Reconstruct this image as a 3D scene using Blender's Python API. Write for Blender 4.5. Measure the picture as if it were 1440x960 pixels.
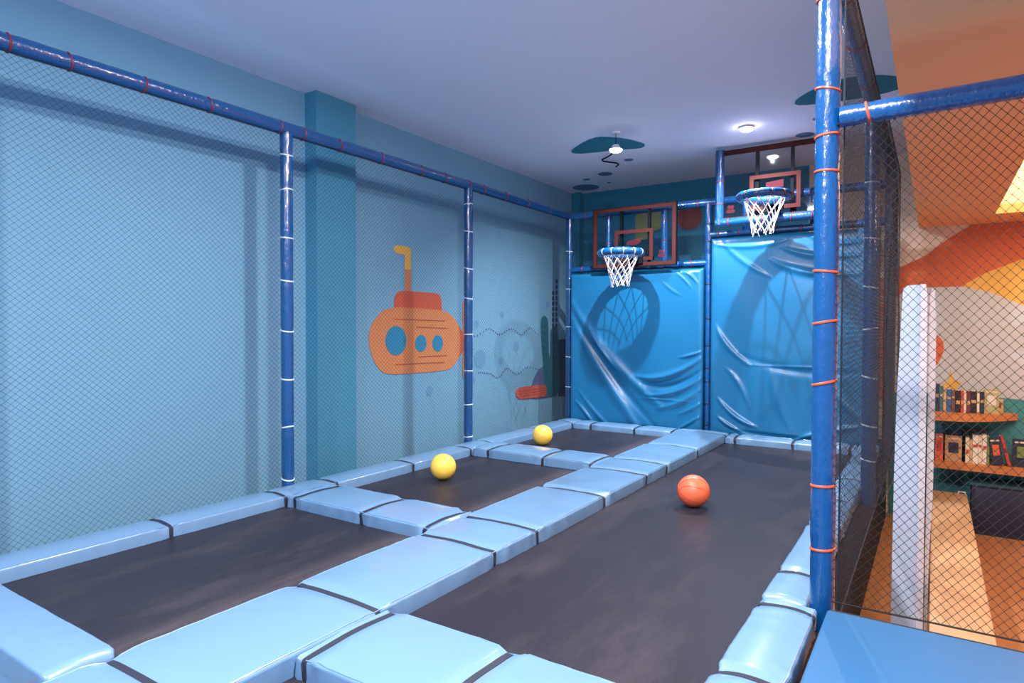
import bpy, bmesh, math, random
import numpy as np
from mathutils import Vector, Matrix, noise
random.seed(7)
S = bpy.context.scene
for o in list(bpy.data.objects): bpy.data.objects.remove(o)
C = S.collection
PI = math.pi

# ------------------------------------------------------------------ camera
YAW, PITCH, ROLL, FPX = math.radians(33.309), math.radians(-1.189), math.radians(0.129), 902.8
cd = bpy.data.cameras.new('camera'); cam = bpy.data.objects.new('camera', cd); C.objects.link(cam)
cd.sensor_width = 36; cd.lens = 36*FPX/1440; cd.clip_start = 0.02
f = Vector((-math.sin(YAW)*math.cos(PITCH), math.cos(YAW)*math.cos(PITCH), math.sin(PITCH)))
r = f.cross(Vector((0,0,1))).normalized(); u = r.cross(f)
r2 = r*math.cos(ROLL)+u*math.sin(ROLL); u2 = -r*math.sin(ROLL)+u*math.cos(ROLL)
m = Matrix((r2, u2, -f)).transposed().to_4x4(); m.translation = (0,0,1.25)
cam.matrix_world = m
S.camera = cam
# ------------------------------------------------------------------ world, lamps, exposure
S.view_settings.view_transform = 'Standard'; S.view_settings.look = 'None'
S.view_settings.gamma = 1; S.view_settings.use_curve_mapping = False
S.view_settings.exposure = 0.06
w = bpy.data.worlds.new('hall'); S.world = w; w.use_nodes = True
w.node_tree.nodes['Background'].inputs[0].default_value = (0.38, 0.60, 1.0, 1)
w.node_tree.nodes['Background'].inputs[1].default_value = 0.95
def lamp(name, kind, loc, power, col, size=0.04, target=None, cone=150, blend=0.6):
    d = bpy.data.lights.new(name, kind); o = bpy.data.objects.new(name, d); C.objects.link(o)
    o.location = loc; d.energy = power; d.color = col
    if kind == 'AREA': d.shape = 'DISK'; d.size = size
    else: d.shadow_soft_size = size
    if kind == 'SPOT': d.spot_size = math.radians(cone); d.spot_blend = blend
    if target: o.rotation_euler = (Vector(target)-Vector(loc)).to_track_quat('-Z','Y').to_euler()
    return o
KEY = (-0.32, 1.2, 3.24)
LAMP_A = (-2.788, 6.2, 3.06)
LAMP_B = (-1.606, 6.743, 3.245)
lamp('middle_downlight', 'AREA', (-1.75,2.85,3.25), 135, (0.96,0.87,0.88), 0.13, (-1.7,2.75,0))
lamp('key_downlight', 'AREA', KEY, 215, (0.97,0.87,0.87), 0.22, (KEY[0]-.5,KEY[1]+.4,0))
lamp('rear_fill', 'AREA', (-1.6,-1.4,3.24), 260, (0.96,0.87,0.88), 0.13, (-1.6,-1.4,0))  # unseen fill lamp added behind the camera for ambient light
lamp('spotlight_lamp', 'SPOT', LAMP_A, 400, (0.95,0.96,1.0), 0.018, (-2.85,6.75,1.0), 150, 1.0)
lamp('spotlight_lamp', 'SPOT', (LAMP_B[0],LAMP_B[1],LAMP_B[2]-0.03), 440, (0.95,0.95,1.0), 0.012, (-1.5,6.95,1.2), 150, 1.0)
lamp('warm_lamp', 'SPOT', (1.25,4.6,2.36), 84, (1.0,0.87,0.72), 0.12, (0.7,5.6,-0.9), 165, 0.7)
lamp('warm_lamp', 'SPOT', (1.9,7.0,2.36), 90, (1.0,0.90,0.80), 0.12, (1.2,7.6,-0.9), 165, 0.7)

# ------------------------------------------------------------------ materials
def lin(c): return tuple((x/255/12.92 if x/255 <= .04045 else ((x/255+.055)/1.055)**2.4) for x in c)
def mat(name, col, rough=0.5, bump=0, bscale=20, var=0, vscale=3, coat=0, metal=0, spec=0.5, emit=None, stretch=None, detail=3, trans=0, alpha=1, crough=0.08):
    m = bpy.data.materials.new(name); m.use_nodes = True; nt = m.node_tree; b = nt.nodes['Principled BSDF']
    c = lin(col)+(1,)
    b.inputs['Base Color'].default_value = c; b.inputs['Roughness'].default_value = rough
    b.inputs['Metallic'].default_value = metal; b.inputs['Specular IOR Level'].default_value = spec
    b.inputs['Coat Weight'].default_value = coat; b.inputs['Coat Roughness'].default_value = crough
    b.inputs['Transmission Weight'].default_value = trans; b.inputs['Alpha'].default_value = alpha
    tc = nt.nodes.new('ShaderNodeTexCoord'); mp = nt.nodes.new('ShaderNodeMapping')
    nt.links.new(tc.outputs['Object'], mp.inputs[0])
    if stretch: mp.inputs['Scale'].default_value = stretch
    if var:
        n = nt.nodes.new('ShaderNodeTexNoise'); n.inputs['Scale'].default_value = vscale; n.inputs['Detail'].default_value = 5
        nt.links.new(mp.outputs[0], n.inputs[0])
        rp = nt.nodes.new('ShaderNodeMapRange'); rp.inputs[1].default_value = .3; rp.inputs[2].default_value = .7
        rp.inputs[3].default_value = 1-var; rp.inputs[4].default_value = 1+var
        nt.links.new(n.outputs[0], rp.inputs[0])
        mx = nt.nodes.new('ShaderNodeVectorMath'); mx.operation = 'SCALE'; mx.inputs[0].default_value = c[:3]
        nt.links.new(rp.outputs[0], mx.inputs['Scale']); nt.links.new(mx.outputs[0], b.inputs['Base Color'])
    if bump:
        n2 = nt.nodes.new('ShaderNodeTexNoise'); n2.inputs['Scale'].default_value = bscale; n2.inputs['Detail'].default_value = detail
        nt.links.new(mp.outputs[0], n2.inputs[0])
        bp = nt.nodes.new('ShaderNodeBump'); bp.inputs['Strength'].default_value = bump; bp.inputs['Distance'].default_value = 0.01
        nt.links.new(n2.outputs[0], bp.inputs['Height']); nt.links.new(bp.outputs[0], b.inputs['Normal'])
        if coat: nt.links.new(bp.outputs[0], b.inputs['Coat Normal'])
    if emit:
        b.inputs['Emission Color'].default_value = lin(emit[0])+(1,); b.inputs['Emission Strength'].default_value = emit[1]
    return m
M = {}
def mk(k, *a, **kw): M[k] = mat(k, *a, **kw)
mk('wall_paint', (112,164,192), .75, bump=.05, bscale=60)
mk('pilaster_paint', (66,140,170), .75, bump=.05, bscale=60)
mk('teal_paint', (36,122,150), .75, bump=.05, bscale=60)
mk('cream_paint', (226,208,190), .8, bump=.05, bscale=60)
mk('ceiling_paint', (236,240,252), .85, bump=.03, bscale=60)
mk('soffit_paint', (252,186,130), .8, bump=.04, bscale=50)
mk('floor_brown', (168,112,72), .45, var=.08, vscale=2, stretch=(6,1,1))
mk('vinyl', (104,142,178), .30, bump=.2, bscale=6, coat=.6, crough=.14, detail=2)
mk('vinyl_platform', (46,98,142), .42, bump=.06, bscale=5)
mk('vinyl_wall', (18,100,146), .32, bump=.12, bscale=5, coat=.18, crough=.15, detail=2)
mk('strap', (34,38,54), .7, bump=.2, bscale=300)
mk('bed', (39,39,48), .42, spec=.14, var=.16, vscale=2.2, bump=.12, bscale=420, stretch=(1,.45,1))
def dusty(m, dust):
    nt = m.node_tree; b = nt.nodes['Principled BSDF']; src = b.inputs['Base Color'].links[0].from_socket
    tc = nt.nodes.new('ShaderNodeTexCoord'); mp = nt.nodes.new('ShaderNodeMapping'); mp.inputs['Scale'].default_value = (2.2,.7,1)
    n = nt.nodes.new('ShaderNodeTexNoise'); n.inputs['Scale'].default_value = 1.1; n.inputs['Detail'].default_value = 7; n.inputs['Roughness'].default_value = .7
    mr = nt.nodes.new('ShaderNodeMapRange'); mr.inputs[1].default_value = .5; mr.inputs[2].default_value = .78; mr.inputs[3].default_value = 0; mr.inputs[4].default_value = .75
    sx = nt.nodes.new('ShaderNodeSeparateXYZ'); nt.links.new(tc.outputs['Object'], sx.inputs[0])
    def mth(op, a, b_=None):
        k = nt.nodes.new('ShaderNodeMath'); k.operation = op
        for q, v in enumerate((a, b_)):
            if v is None: continue
            if isinstance(v, (int,float)): k.inputs[q].default_value = v
            else: nt.links.new(v, k.inputs[q])
        return k.outputs[0]
    d = mth('DIVIDE', mth('ADD', sx.outputs[0], 2.63), .10); g = mth('EXPONENT', mth('MULTIPLY', mth('MULTIPLY', d, d), -1))
    n3 = nt.nodes.new('ShaderNodeTexNoise'); n3.inputs['Scale'].default_value = 9; n3.inputs['Detail'].default_value = 6
    mp3 = nt.nodes.new('ShaderNodeMapping'); mp3.inputs['Scale'].default_value = (2.5,.5,1); nt.links.new(tc.outputs['Object'], mp3.inputs[0]); nt.links.new(mp3.outputs[0], n3.inputs[0])
    wear = mth('MULTIPLY', g, mth('MULTIPLY', n3.outputs[0], 1.5))     # rubbed strip beside the wide mat
    mx = nt.nodes.new('ShaderNodeMix'); mx.data_type = 'RGBA'; mx.inputs[7].default_value = lin(dust)+(1,)
    nt.links.new(tc.outputs['Object'], mp.inputs[0]); nt.links.new(mp.outputs[0], n.inputs[0]); nt.links.new(n.outputs[0], mr.inputs[0])
    nt.links.new(mth('MAXIMUM', mr.outputs[0], wear), mx.inputs[0]); nt.links.new(src, mx.inputs[6]); nt.links.new(mx.outputs[2], b.inputs['Base Color'])
dusty(M['bed'], (72,66,70))
mk('deck_dark', (26,30,44), .8)
mk('skirt_navy', (10,18,34), .7, bump=.2, bscale=6)
mk('pipe', (4,70,126), .26, bump=.5, bscale=40, coat=.9, crough=.06, stretch=(1,1,.5))
mk('tie_orange', (214,84,48), .4)
mk('tie_red', (128,32,42), .45)
mk('tie_white', (206,222,240), .4)
mk('tie_black', (26,28,40), .5)
mk('net_dark', (20,32,50), .8)
mk('net_grey', (40,44,56), .8)
mk('net_black', (10,9,11), .8)
mk('rope_white', (236,230,236), .8)
mk('frame_red', (68,29,27), .65, spec=.1)
mk('upright_black', (12,14,20), .6, spec=.1)
def thin_clear(name, tint, k):
    m = bpy.data.materials.new(name); m.use_nodes = True; nt = m.node_tree; nt.nodes.clear()
    o = nt.nodes.new('ShaderNodeOutputMaterial'); t = nt.nodes.new('ShaderNodeBsdfTransparent'); t.inputs[0].default_value = tint
    g = nt.nodes.new('ShaderNodeBsdfGlossy'); g.inputs['Roughness'].default_value = .05
    fz = nt.nodes.new('ShaderNodeFresnel'); fz.inputs[0].default_value = 1.4
    ml = nt.nodes.new('ShaderNodeMath'); ml.operation = 'MULTIPLY'; ml.inputs[1].default_value = k; nt.links.new(fz.outputs[0], ml.inputs[0])
    mx = nt.nodes.new('ShaderNodeMixShader'); nt.links.new(ml.outputs[0], mx.inputs[0]); nt.links.new(t.outputs[0], mx.inputs[1]); nt.links.new(g.outputs[0], mx.inputs[2])
    nt.links.new(mx.outputs[0], o.inputs[0]); M[name] = m
thin_clear('acrylic', (.90,.93,.95,1), .8)
mk('mark_red', (84,28,38), .6, spec=.1, alpha=.6)
mk('orange_ball', (232,108,70), .42, bump=.05, bscale=200)
mk('ball_seam', (206,62,38), .5)
mk('yellow_ball', (246,206,84), .40, bump=.03, bscale=160)
mk('yellow_seam', (222,178,62), .5)
mk('white_metal', (230,230,236), .4)
mk('bulb', (255,250,250), .4, emit=((255,248,250), 60))
mk('leaf_teal', (30,120,140), .8)
mk('bubble_teal', (96,126,160), .8)
mk('sub_orange', (204,130,80), .75); mk('sub_red', (196,88,62), .75); mk('sub_yellow', (228,176,74), .75)
mk('sub_port', (36,132,170), .7); mk('sub_line', (160,86,60), .75)
mk('mural_teal', (22,98,112), .75); mk('mural_navy', (32,58,88), .75); mk('mural_purple', (82,96,136), .75)
mk('mural_bubble', (98,148,182), .75); mk('mural_log', (190,86,62), .75); mk('mural_logline', (150,60,50), .75)
mk('mural_brown', (122,60,54), .8); mk('mural_ochre', (150,150,90), .8)
mk('hill_orange', (206,104,66), .8); mk('hill_yellow', (222,174,86), .8); mk('hill_grey', (190,194,202), .8); mk('hill_teal', (62,142,152), .8)
mk('panel_blue_lit', (184,204,228), .5); mk('white_edge', (208,206,212), .5)  # white boards; blue room light on the front one is painted into its colour
mk('shelf_wood', (196,124,72), .45, var=.12, vscale=6, stretch=(1,8,8))
mk('bench_wood', (186,148,112), .5, var=.06, vscale=3, stretch=(6,1,1))
mk('cabinet_navy', (36,44,72), .45); mk('cabinet_teal', (40,82,98), .5)
mk('recess_white', (250,236,214), .7); mk('light_panel', (255,244,224), .5, emit=((255,222,170), 5.0))
mk('paper', (226,216,200), .8)

# ------------------------------------------------------------------ geometry helpers
class MB:
    def __init__(s): s.v = []; s.f = []
    def add(s, vs, fs):
        o = len(s.v); s.v += [tuple(x) for x in vs]; s.f += [tuple(i+o for i in q) for q in fs]
    def box(s, x0,x1,y0,y1,z0,z1):
        s.add([(x0,y0,z0),(x1,y0,z0),(x1,y1,z0),(x0,y1,z0),(x0,y0,z1),(x1,y0,z1),(x1,y1,z1),(x0,y1,z1)],
              [(0,3,2,1),(4,5,6,7),(0,1,5,4),(1,2,6,5),(2,3,7,6),(3,0,4,7)])
    def tube(s, pts, rad, n=8, closed=False, caps=True):
        P = [Vector(p) for p in pts]; k = len(P); R = rad if hasattr(rad,'__len__') else [rad]*k
        rings = []; prev = None
        for i in range(k):
            if closed: t = P[(i+1)%k]-P[i-1]
            else: t = P[min(i+1,k-1)]-P[max(i-1,0)]
            t.normalize()
            if prev is None:
                a = Vector((0,0,1)) if abs(t.z) < .9 else Vector((1,0,0))
                prev = (a-t*a.dot(t)).normalized()
            else: prev = (prev-t*prev.dot(t)).normalized()
            b = t.cross(prev)
            rings.append([P[i]+(prev*math.cos(2*PI*j/n)+b*math.sin(2*PI*j/n))*R[i] for j in range(n)])
        vs = [p for q in rings for p in q]; fs = []
        for i in range(k if closed else k-1):
            a = i*n; b2 = ((i+1)%k)*n
            for j in range(n): fs.append((a+j, a+(j+1)%n, b2+(j+1)%n, b2+j))
        if caps and not closed: fs += [tuple(range(n-1,-1,-1)), tuple(range((k-1)*n, k*n))]
        s.add(vs, fs)
    def prism(s, outline, axis, a0, a1):
        # outline of 2D points; axis = extrusion axis
        k = len(outline)
        def P(p, a): return {'x':(a,p[0],p[1]),'y':(p[0],a,p[1]),'z':(p[0],p[1],a)}[axis]
        s.add([P(p,a0) for p in outline]+[P(p,a1) for p in outline],
              [tuple(range(k-1,-1,-1)), tuple(range(k,2*k))]+[(i,(i+1)%k,k+(i+1)%k,k+i) for i in range(k)])
    def build(s, name, mat, parent=None, smooth=False, bevel=0, segs=2):
        me = bpy.data.meshes.new(name); me.from_pydata(s.v, [], s.f); me.materials.append(M[mat])
        bm = bmesh.new(); bm.from_mesh(me); bmesh.ops.recalc_face_normals(bm, faces=bm.faces)
        if bevel: bmesh.ops.bevel(bm, geom=list(bm.edges), offset=bevel, segments=segs, affect='EDGES', profile=.5, clamp_overlap=True)
        if smooth:
            for q in bm.faces: q.smooth = True
        bm.to_mesh(me); bm.free()
        if smooth:
            try: me.set_sharp_from_angle(angle=math.radians(50))
            except Exception: pass
        o = bpy.data.objects.new(name, me); C.objects.link(o)
        if parent: 
            o.parent = parent; o.matrix_parent_inverse = parent.matrix_world.inverted()
        return o
def tag(o, label=None, cat=None, group=None, kind=None):
    if label: o['label'] = label
    if cat: o['category'] = cat
    if group: o['group'] = group
    if kind: o['kind'] = kind
    return o
def empty(name, loc, label, cat, group=None):
    o = bpy.data.objects.new(name, None); C.objects.link(o); o.location = loc; o.empty_display_size = .1
    o.matrix_world = Matrix.Translation(loc)
    return tag(o, label, cat, group)
def bx(name, mt, dims, parent=None, bevel=0, smooth=False):
    b = MB(); b.box(*dims); return b.build(name, mt, parent, smooth=smooth or bevel > 0, bevel=bevel)
def circ(cx, cy, rx, ry=None, n=24, a0=0): 
    ry = ry or rx; return [(cx+rx*math.cos(a0+2*PI*i/n), cy+ry*math.sin(a0+2*PI*i/n)) for i in range(n)]
def smooth_poly(pts, it=2):
    for _ in range(it):
        q = []
        for i in range(len(pts)):
            a = pts[i]; b = pts[(i+1)%len(pts)]
            q += [(a[0]*.75+b[0]*.25, a[1]*.75+b[1]*.25), (a[0]*.25+b[0]*.75, a[1]*.25+b[1]*.75)]
        pts = q
    return pts

# ------------------------------------------------------------------ the setting
FZ = -0.92; HC = 3.286; WX = -4.6; YB = 8.75; SOF = 2.41; DX = -0.16
tag(bx('floor', 'floor_brown', (-4.75,3.2,-0.4,8.9,FZ-.1,FZ)), kind='structure')
wl = tag(bx('wall_left', 'wall_paint', (WX-.15,WX,-0.4,8.9,FZ,HC)), kind='structure')
bx('pilaster', 'pilaster_paint', (WX,WX+.147,3.71,4.16,FZ,HC), wl)
bx('corner_pilaster', 'teal_paint', (WX,WX+.14,YB-.12,YB,FZ,HC), wl)
wb = tag(bx('wall_back', 'teal_paint', (WX,3.05,YB,YB+.15,FZ,HC)), kind='structure')
bx('cream_wall_panel', 'cream_paint', (-1.32,3.05,YB-.012,YB,FZ,HC), wb)
tag(bx('wall_right', 'soffit_paint', (3.05,3.2,2.2,8.9,FZ,HC)), kind='structure')
ce = tag(bx('ceiling', 'ceiling_paint', (WX-.15,3.2,-0.4,8.9,HC,HC+.12)), kind='structure')
so = MB(); RX0,RX1,RY0,RY1 = .50,1.75,4.6,8.08
for d in ((DX,RX0,2.2,YB-.012),(RX1,3.05,2.2,YB-.012),(RX0,RX1,2.2,RY0),(RX0,RX1,RY1,YB-.012)): so.box(d[0],d[1],d[2],d[3],SOF,SOF+.09)
so.box(DX,DX+.08,2.2,YB-.012,SOF+.09,HC)
sof = tag(so.build('ceiling_soffit', 'soffit_paint'), kind='structure')
rc = MB()
rc.box(RX0-.03,RX0,RY0,RY1,SOF+.09,SOF+.55); rc.box(RX1,RX1+.03,RY0,RY1,SOF+.09,SOF+.55)
rc.box(RX0-.03,RX1+.03,RY1,RY1+.03,SOF+.09,SOF+.55); rc.box(RX0-.03,RX1+.03,RY0-.03,RY0,SOF+.09,SOF+.55)
rc.build('recess_lining', 'recess_white', sof)
bx('light_panel', 'light_panel', (RX0,RX1,RY0,RY1,SOF+.55,SOF+.58), sof)

# hills painted on the far wall of the reading corner
YM = YB-.0135
hm = empty('hill_mural', (0.8,YM,FZ), 'orange, yellow, grey and teal hills painted on the cream wall behind the bookshelves', 'mural')
def yprism(name, pts, mt, par, a0, a1):
    b = MB(); b.prism(pts, 'y', a0, a1); return b.build(name, mt, par)
yprism('orange_hill', [(-1.0,1.2),(-.75,1.72),(-.37,1.95),(-.1,2.085),(.1,2.25),(.33,2.405),(3.0,2.405),(3.0,.4),(-1.0,.4)], 'hill_orange', hm, YM-.003, YM)
yprism('yellow_hill', [(.2,1.66),(.30,1.76),(.45,1.86),(.8,2.01),(1.5,2.2),(3,2.35),(3,.4),(.2,.4)], 'hill_yellow', hm, YM-.006, YM-.003)
yprism('grey_hill', [(-.42,FZ),(-.42,1.58),(-.3,1.68),(-.1,1.725),(.24,1.724),(.5,1.66),(.8,1.5),(1.2,1.2),(1.7,.7),(2,.2),(2,FZ)], 'hill_grey', hm, YM-.009, YM-.006)
yprism('teal_hill', [(-.42,FZ),(-.42,.5),(.2,.54),(.63,.507),(.82,.495),(3,.3),(3,FZ)], 'hill_teal', hm, YM-.012, YM-.009)
yprism('red_fish', smooth_poly([(.0,1.2),(.06,1.16),(.10,1.08),(.09,.96),(.04,.86),(.0,.8)]), 'hill_orange', hm, YM-.013, YM-.009)
yprism('yellow_star', [(.07,.62),(.14,.66),(.16,.8),(.19,.68),(.27,.66),(.22,.58),(.22,.48),(.12,.48)], 'hill_yellow', hm, YM-.014, YM-.009)
# sun shape on the teal wall
sunp = []
for i in range(48):
    rr = .16+(.035 if i % 2 else 0); sunp.append((-2.83+rr*math.cos(2*PI*i/48), 2.78+rr*math.sin(2*PI*i/48)))
sn = MB(); sn.prism(sunp, 'y', YB-.006, YB)
tag(sn.build('sun_mural', 'mural_brown'), 'dark red saw-edged sun painted on the teal wall beside the lower backboard', 'mural')
fl = MB(); fl.prism([(-3.62,2.52),(-3.62,2.86),(-3.55,2.97),(-3.45,2.9),(-3.4,2.98),(-3.28,2.9),(-3.22,2.94),(-3.17,2.8),(-3.24,2.66),(-3.36,2.62),(-3.38,2.52)], 'y', YB-.006, YB)
tag(fl.build('coral_mural', 'mural_ochre'), 'ochre coral shape painted on the teal wall seen through the lower backboard', 'mural')

# submarine mural on the left wall
def xprism(name, pts, mt, par, d0, d1):
    b = MB(); b.prism(pts, 'x', WX+d0+.001, WX+d1+.001); return b.build(name, mt, par)
sub = empty('submarine_mural', (WX,5.2,.77), 'orange submarine with yellow periscope painted on the light blue wall', 'mural')
hull = [(4.45,1.12),(4.47,1.24),(4.54,1.34),(4.66,1.43),(4.79,1.46),(5.14,1.46),(5.58,1.45),(5.74,1.4),(5.86,1.29),(5.9,1.18),(5.9,.99),(5.86,.89),(5.74,.79),(5.55,.77),(5.09,.77),(4.69,.78),(4.58,.85),(4.5,.96)]
hu = xprism('hull', smooth_poly(hull,1), 'sub_orange', sub, 0, .006)
xprism('hatch', smooth_poly([(4.81,1.44),(4.81,1.455),(4.81,1.55),(4.85,1.61),(4.91,1.635),(5.2,1.635),(5.49,1.635),(5.55,1.6),(5.57,1.46),(5.57,1.44)],1), 'sub_red', sub, 0, .005)
xprism('periscope_tube', [(4.97,1.62),(4.97,1.86),(5.06,1.86),(5.06,1.62)], 'sub_orange', sub, 0, .004)
xprism('periscope_head', [(4.97,1.86),(4.97,2.01),(4.86,2.01),(4.82,2.03),(4.80,2.055),(4.82,2.08),(4.86,2.095),(5.02,2.095),(5.055,2.07),(5.06,1.86)], 'sub_yellow', sub, 0, .004)
for cy,cz,rr in ((4.83,1.12,.15),(5.21,1.085,.09),(5.49,1.08,.09)): xprism('porthole', circ(cy,cz,rr,n=32), 'sub_port', sub, .006, .010)
xprism('tail_cone', [(5.86,1.28),(6.03,1.14),(6.03,1.04),(5.86,.9)], 'sub_red', sub, 0, .005)
xprism('propeller', smooth_poly([(5.94,1.54),(5.98,1.57),(6.04,1.57),(6.08,1.5),(6.07,1.2),(6.07,.9),(6.08,.7),(6.03,.65),(5.98,.65),(5.94,.68),(5.96,1.1)],1), 'sub_orange', sub, 0, .004)
for a,b in (((4.81,1.34),(5.62,1.33)),((5.14,1.26),(5.68,1.245)),((5.17,.94),(5.65,.94)),((4.82,.875),(5.6,.865))):
    xprism('hull_line', [(a[0],a[1]-.005),(a[0],a[1]+.005),(b[0],b[1]+.005),(b[0],b[1]-.005)], 'sub_line', sub, .006, .009)
# seabed mural
sea = empty('seabed_mural', (WX,7.9,.25), 'green cactus-like seaweed and dark rock painted low on the wall near the corner', 'mural')
xprism('rock', [(8.24,.25),(8.24,1.08),(8.6,1.1),(8.6,.22)], 'mural_navy', sea, 0, .003)
xprism('purple_mound', smooth_poly([(7.41,.27),(7.45,.38),(7.52,.53),(7.62,.64),(7.76,.71),(7.9,.72),(8.0,.6),(8.1,.25)],1), 'mural_purple', sea, 0, .004)
wd = xprism('seaweed', smooth_poly([(7.80,.71),(7.74,1.06),(7.72,1.34),(7.76,1.41),(7.83,1.43),(7.9,1.40),(7.93,1.31),(7.94,1.06),(7.95,.85),(8.0,.85),(7.99,1.06),(8.0,1.21),(8.06,1.28),(8.16,1.28),(8.22,1.21),(8.24,.8),(8.29,.25),(7.84,.27)],1), 'mural_teal', sea, 0, .006)
for y0,zs in ((7.83,(.85,.95,1.05,1.15,1.25)),(8.11,(.7,.8,.9,1.0,1.1))):
    for z in zs: xprism('vein', [(y0-.06,z+.05),(y0,z),(y0+.06,z+.05),(y0+.06,z+.062),(y0,z+.014),(y0-.06,z+.062)], 'mural_navy', sea, .006, .008)
lg = xprism('log', smooth_poly([(7.88,.45),(7.7,.455),(7.24,.47),(7.11,.45),(7.07,.4),(7.11,.33),(7.22,.3),(7.7,.29),(7.88,.28)],1), 'mural_log', sea, .006, .011)
for z in (.34,.375,.41): xprism('grain_line', [(7.16,z-.004),(7.16,z+.004),(7.85,z+.004),(7.85,z-.004)], 'mural_logline', sea, .011, .013)
for i in range(7): xprism('bead', circ(8.07,1.76-i*.078,.026,.034,12), 'mural_navy', sea, 0, .004)
for i in range(9): xprism('bead', circ(8.175,1.93-i*.08,.026,.034,12), 'mural_navy', sea, 0, .004)
for i in range(5): xprism('bead', circ(8.49,1.5-i*.08,.026,.034,12), 'mural_navy', sea, 0, .004)
for y,z,rr,lb in ((6.29,.875,.115,'largest pale bubble painted on the wall, right of the submarine propeller'),(7.09,1.01,.07,'round bubble painted between the two dotted waves'),
                (6.76,1.42,.045,'small bubble painted above the upper dotted wave'),(6.74,.84,.045,'small bubble painted beside the largest bubble'),
                (6.22,1.3,.04,'faint small bubble painted just behind the submarine propeller'),(7.92,1.59,.05,'small bubble painted above the green seaweed'),
                (5.36,.56,.055,'small bubble painted under the submarine hull'),(6.15,.63,.045,'small bubble painted low beside the propeller tip')):
    tag(xprism('bubble', circ(y,z,rr,n=20), 'mural_bubble', None, 0, .003), lb, 'mural', 'painted bubbles on the left wall')
for nm,P in (('upper',[(6.18,1.15),(6.48,1.24),(6.71,1.17),(6.98,1.24),(7.22,1.16),(7.44,1.25),(7.68,1.16)]),('lower',[(6.26,.71),(6.48,.69),(6.67,.62),(6.88,.73),(7.11,.64),(7.38,.72),(7.73,.67)])):
    e = empty('dotted_wave', (WX,P[0][0],P[0][1]), nm+' dotted wave line painted across the light blue wall', 'mural')
    for i in range(len(P)-1):
        for k in range(5):
            t = k/5; s_ = t*t*(3-2*t); xprism('dot', circ(P[i][0]+(P[i+1][0]-P[i][0])*t, P[i][1]+(P[i+1][1]-P[i][1])*s_, .012, n=8), 'mural_purple', e, 0, .003)

# ceiling motifs
def zprism(name, pts, mt, d0=.0, d1=.012):
    b = MB(); b.prism(pts, 'z', HC-d1, HC-d0); return b.build(name, mt)
tag(zprism('leaf_panel', smooth_poly([(-3.51,6.56),(-3.4,6.46),(-3.19,6.3),(-3.02,6.23),(-2.92,6.3),(-2.79,6.45),(-2.72,6.63),(-2.69,6.79),(-2.79,6.87),(-2.99,6.79),(-3.18,6.76),(-3.43,6.71),(-3.52,6.64)],1), 'leaf_teal'),
    'teal leaf shape on the ceiling beside the hanging spotlight', 'ceiling panel')
tag(zprism('leaf_panel', smooth_poly([(-1.09,6.25),(-.97,6.08),(-.81,5.94),(-.61,5.86),(-.42,5.93),(-.28,6.05),(-.17,6.22),(-.22,6.34),(-.42,6.42),(-.7,6.42),(-.87,6.39),(-1.04,6.34)],1), 'leaf_teal'),
    'teal leaf shape on the ceiling above the net frame, cut by the orange soffit edge', 'ceiling panel')
for x,y,rr,lb in ((-4.23,8.37,.19,'largest dark bubble disc painted on the ceiling in the corner'),(-3.65,7.78,.095,'medium bubble disc painted on the ceiling above the lower hoop'),
               (-4.0,7.93,.05,'small bubble disc painted on the ceiling near the left wall'),(-3.11,7.29,.055,'small bubble disc painted on the ceiling by the dangling cable'),
               (-3.82,8.27,.03,'tiny bubble disc painted on the ceiling between two larger ones'),(-1.16,7.35,.09,'bubble disc painted on the ceiling over the taller backboard'),
               (-.96,6.86,.055,'small bubble disc painted on the ceiling beside the blue corner post')):
    tag(zprism('bubble_disc', circ(x,y,rr), 'bubble_teal', d1=.004), lb, 'mural', 'painted bubbles on the ceiling')

# spotlights
def spot(name, loc, label, hang):
    e = empty(name, (loc[0],loc[1],HC), label, 'lamp', 'ceiling spotlights')
    x,y,z = loc
    b = MB(); b.tube([(x,y,HC),(x,y,HC-.02)], .05, 20); b.build('mount_plate', 'white_metal', e, smooth=True)
    if hang:
        b = MB(); b.tube([(x,y,HC-.02),(x,y,z+.06)], .004, 8); b.build('stem', 'upright_black', e, smooth=True)
        b = MB(); pts = [(-3.0,6.72,HC-.02),(-3.1,6.82,HC-.03),(-3.2,6.89,HC-.04),(-3.31,6.97,HC-.04),(-3.33,7.04,HC-.04),(-3.28,7.13,HC-.04),(-3.23,7.21,HC-.04),(-3.24,7.29,HC-.04),(-3.31,7.37,HC-.04)]
        q = []
        for i in range(len(pts)-1):
            for k in range(4):
                t = k/4; q.append(tuple(pts[i][j]*(1-t)+pts[i+1][j]*t for j in range(3)))
        q.append(pts[-1]); b.tube(q, .009, 6); b.build('cable', 'upright_black', e, smooth=True)
    b = MB(); b.tube([(x,y,z+.07),(x,y,z+.02)], [.03,.068], 20); b.build('housing', 'white_metal', e, smooth=True)
    b = MB(); n = 16; vs = []; 
    for i in range(7):
        a = PI/2*i/6
        vs.append([(x+.066*math.cos(a)*math.cos(2*PI*j/n), y+.066*math.cos(a)*math.sin(2*PI*j/n), z+.02-.03*math.sin(a)) for j in range(n)])
    b.add([p for q in vs for p in q], [(i*n+j,i*n+(j+1)%n,(i+1)*n+(j+1)%n,(i+1)*n+j) for i in range(6) for j in range(n)])
    b.build('bulb', 'bulb', e, smooth=True)
spot('ceiling_spotlight', (LAMP_A[0],LAMP_A[1],LAMP_A[2]+.025), 'hanging spotlight with a dangling cable beside the teal ceiling leaf', True)
spot('ceiling_spotlight', LAMP_B, 'bare lit ceiling spotlight in front of the taller backboard', False)

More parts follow.
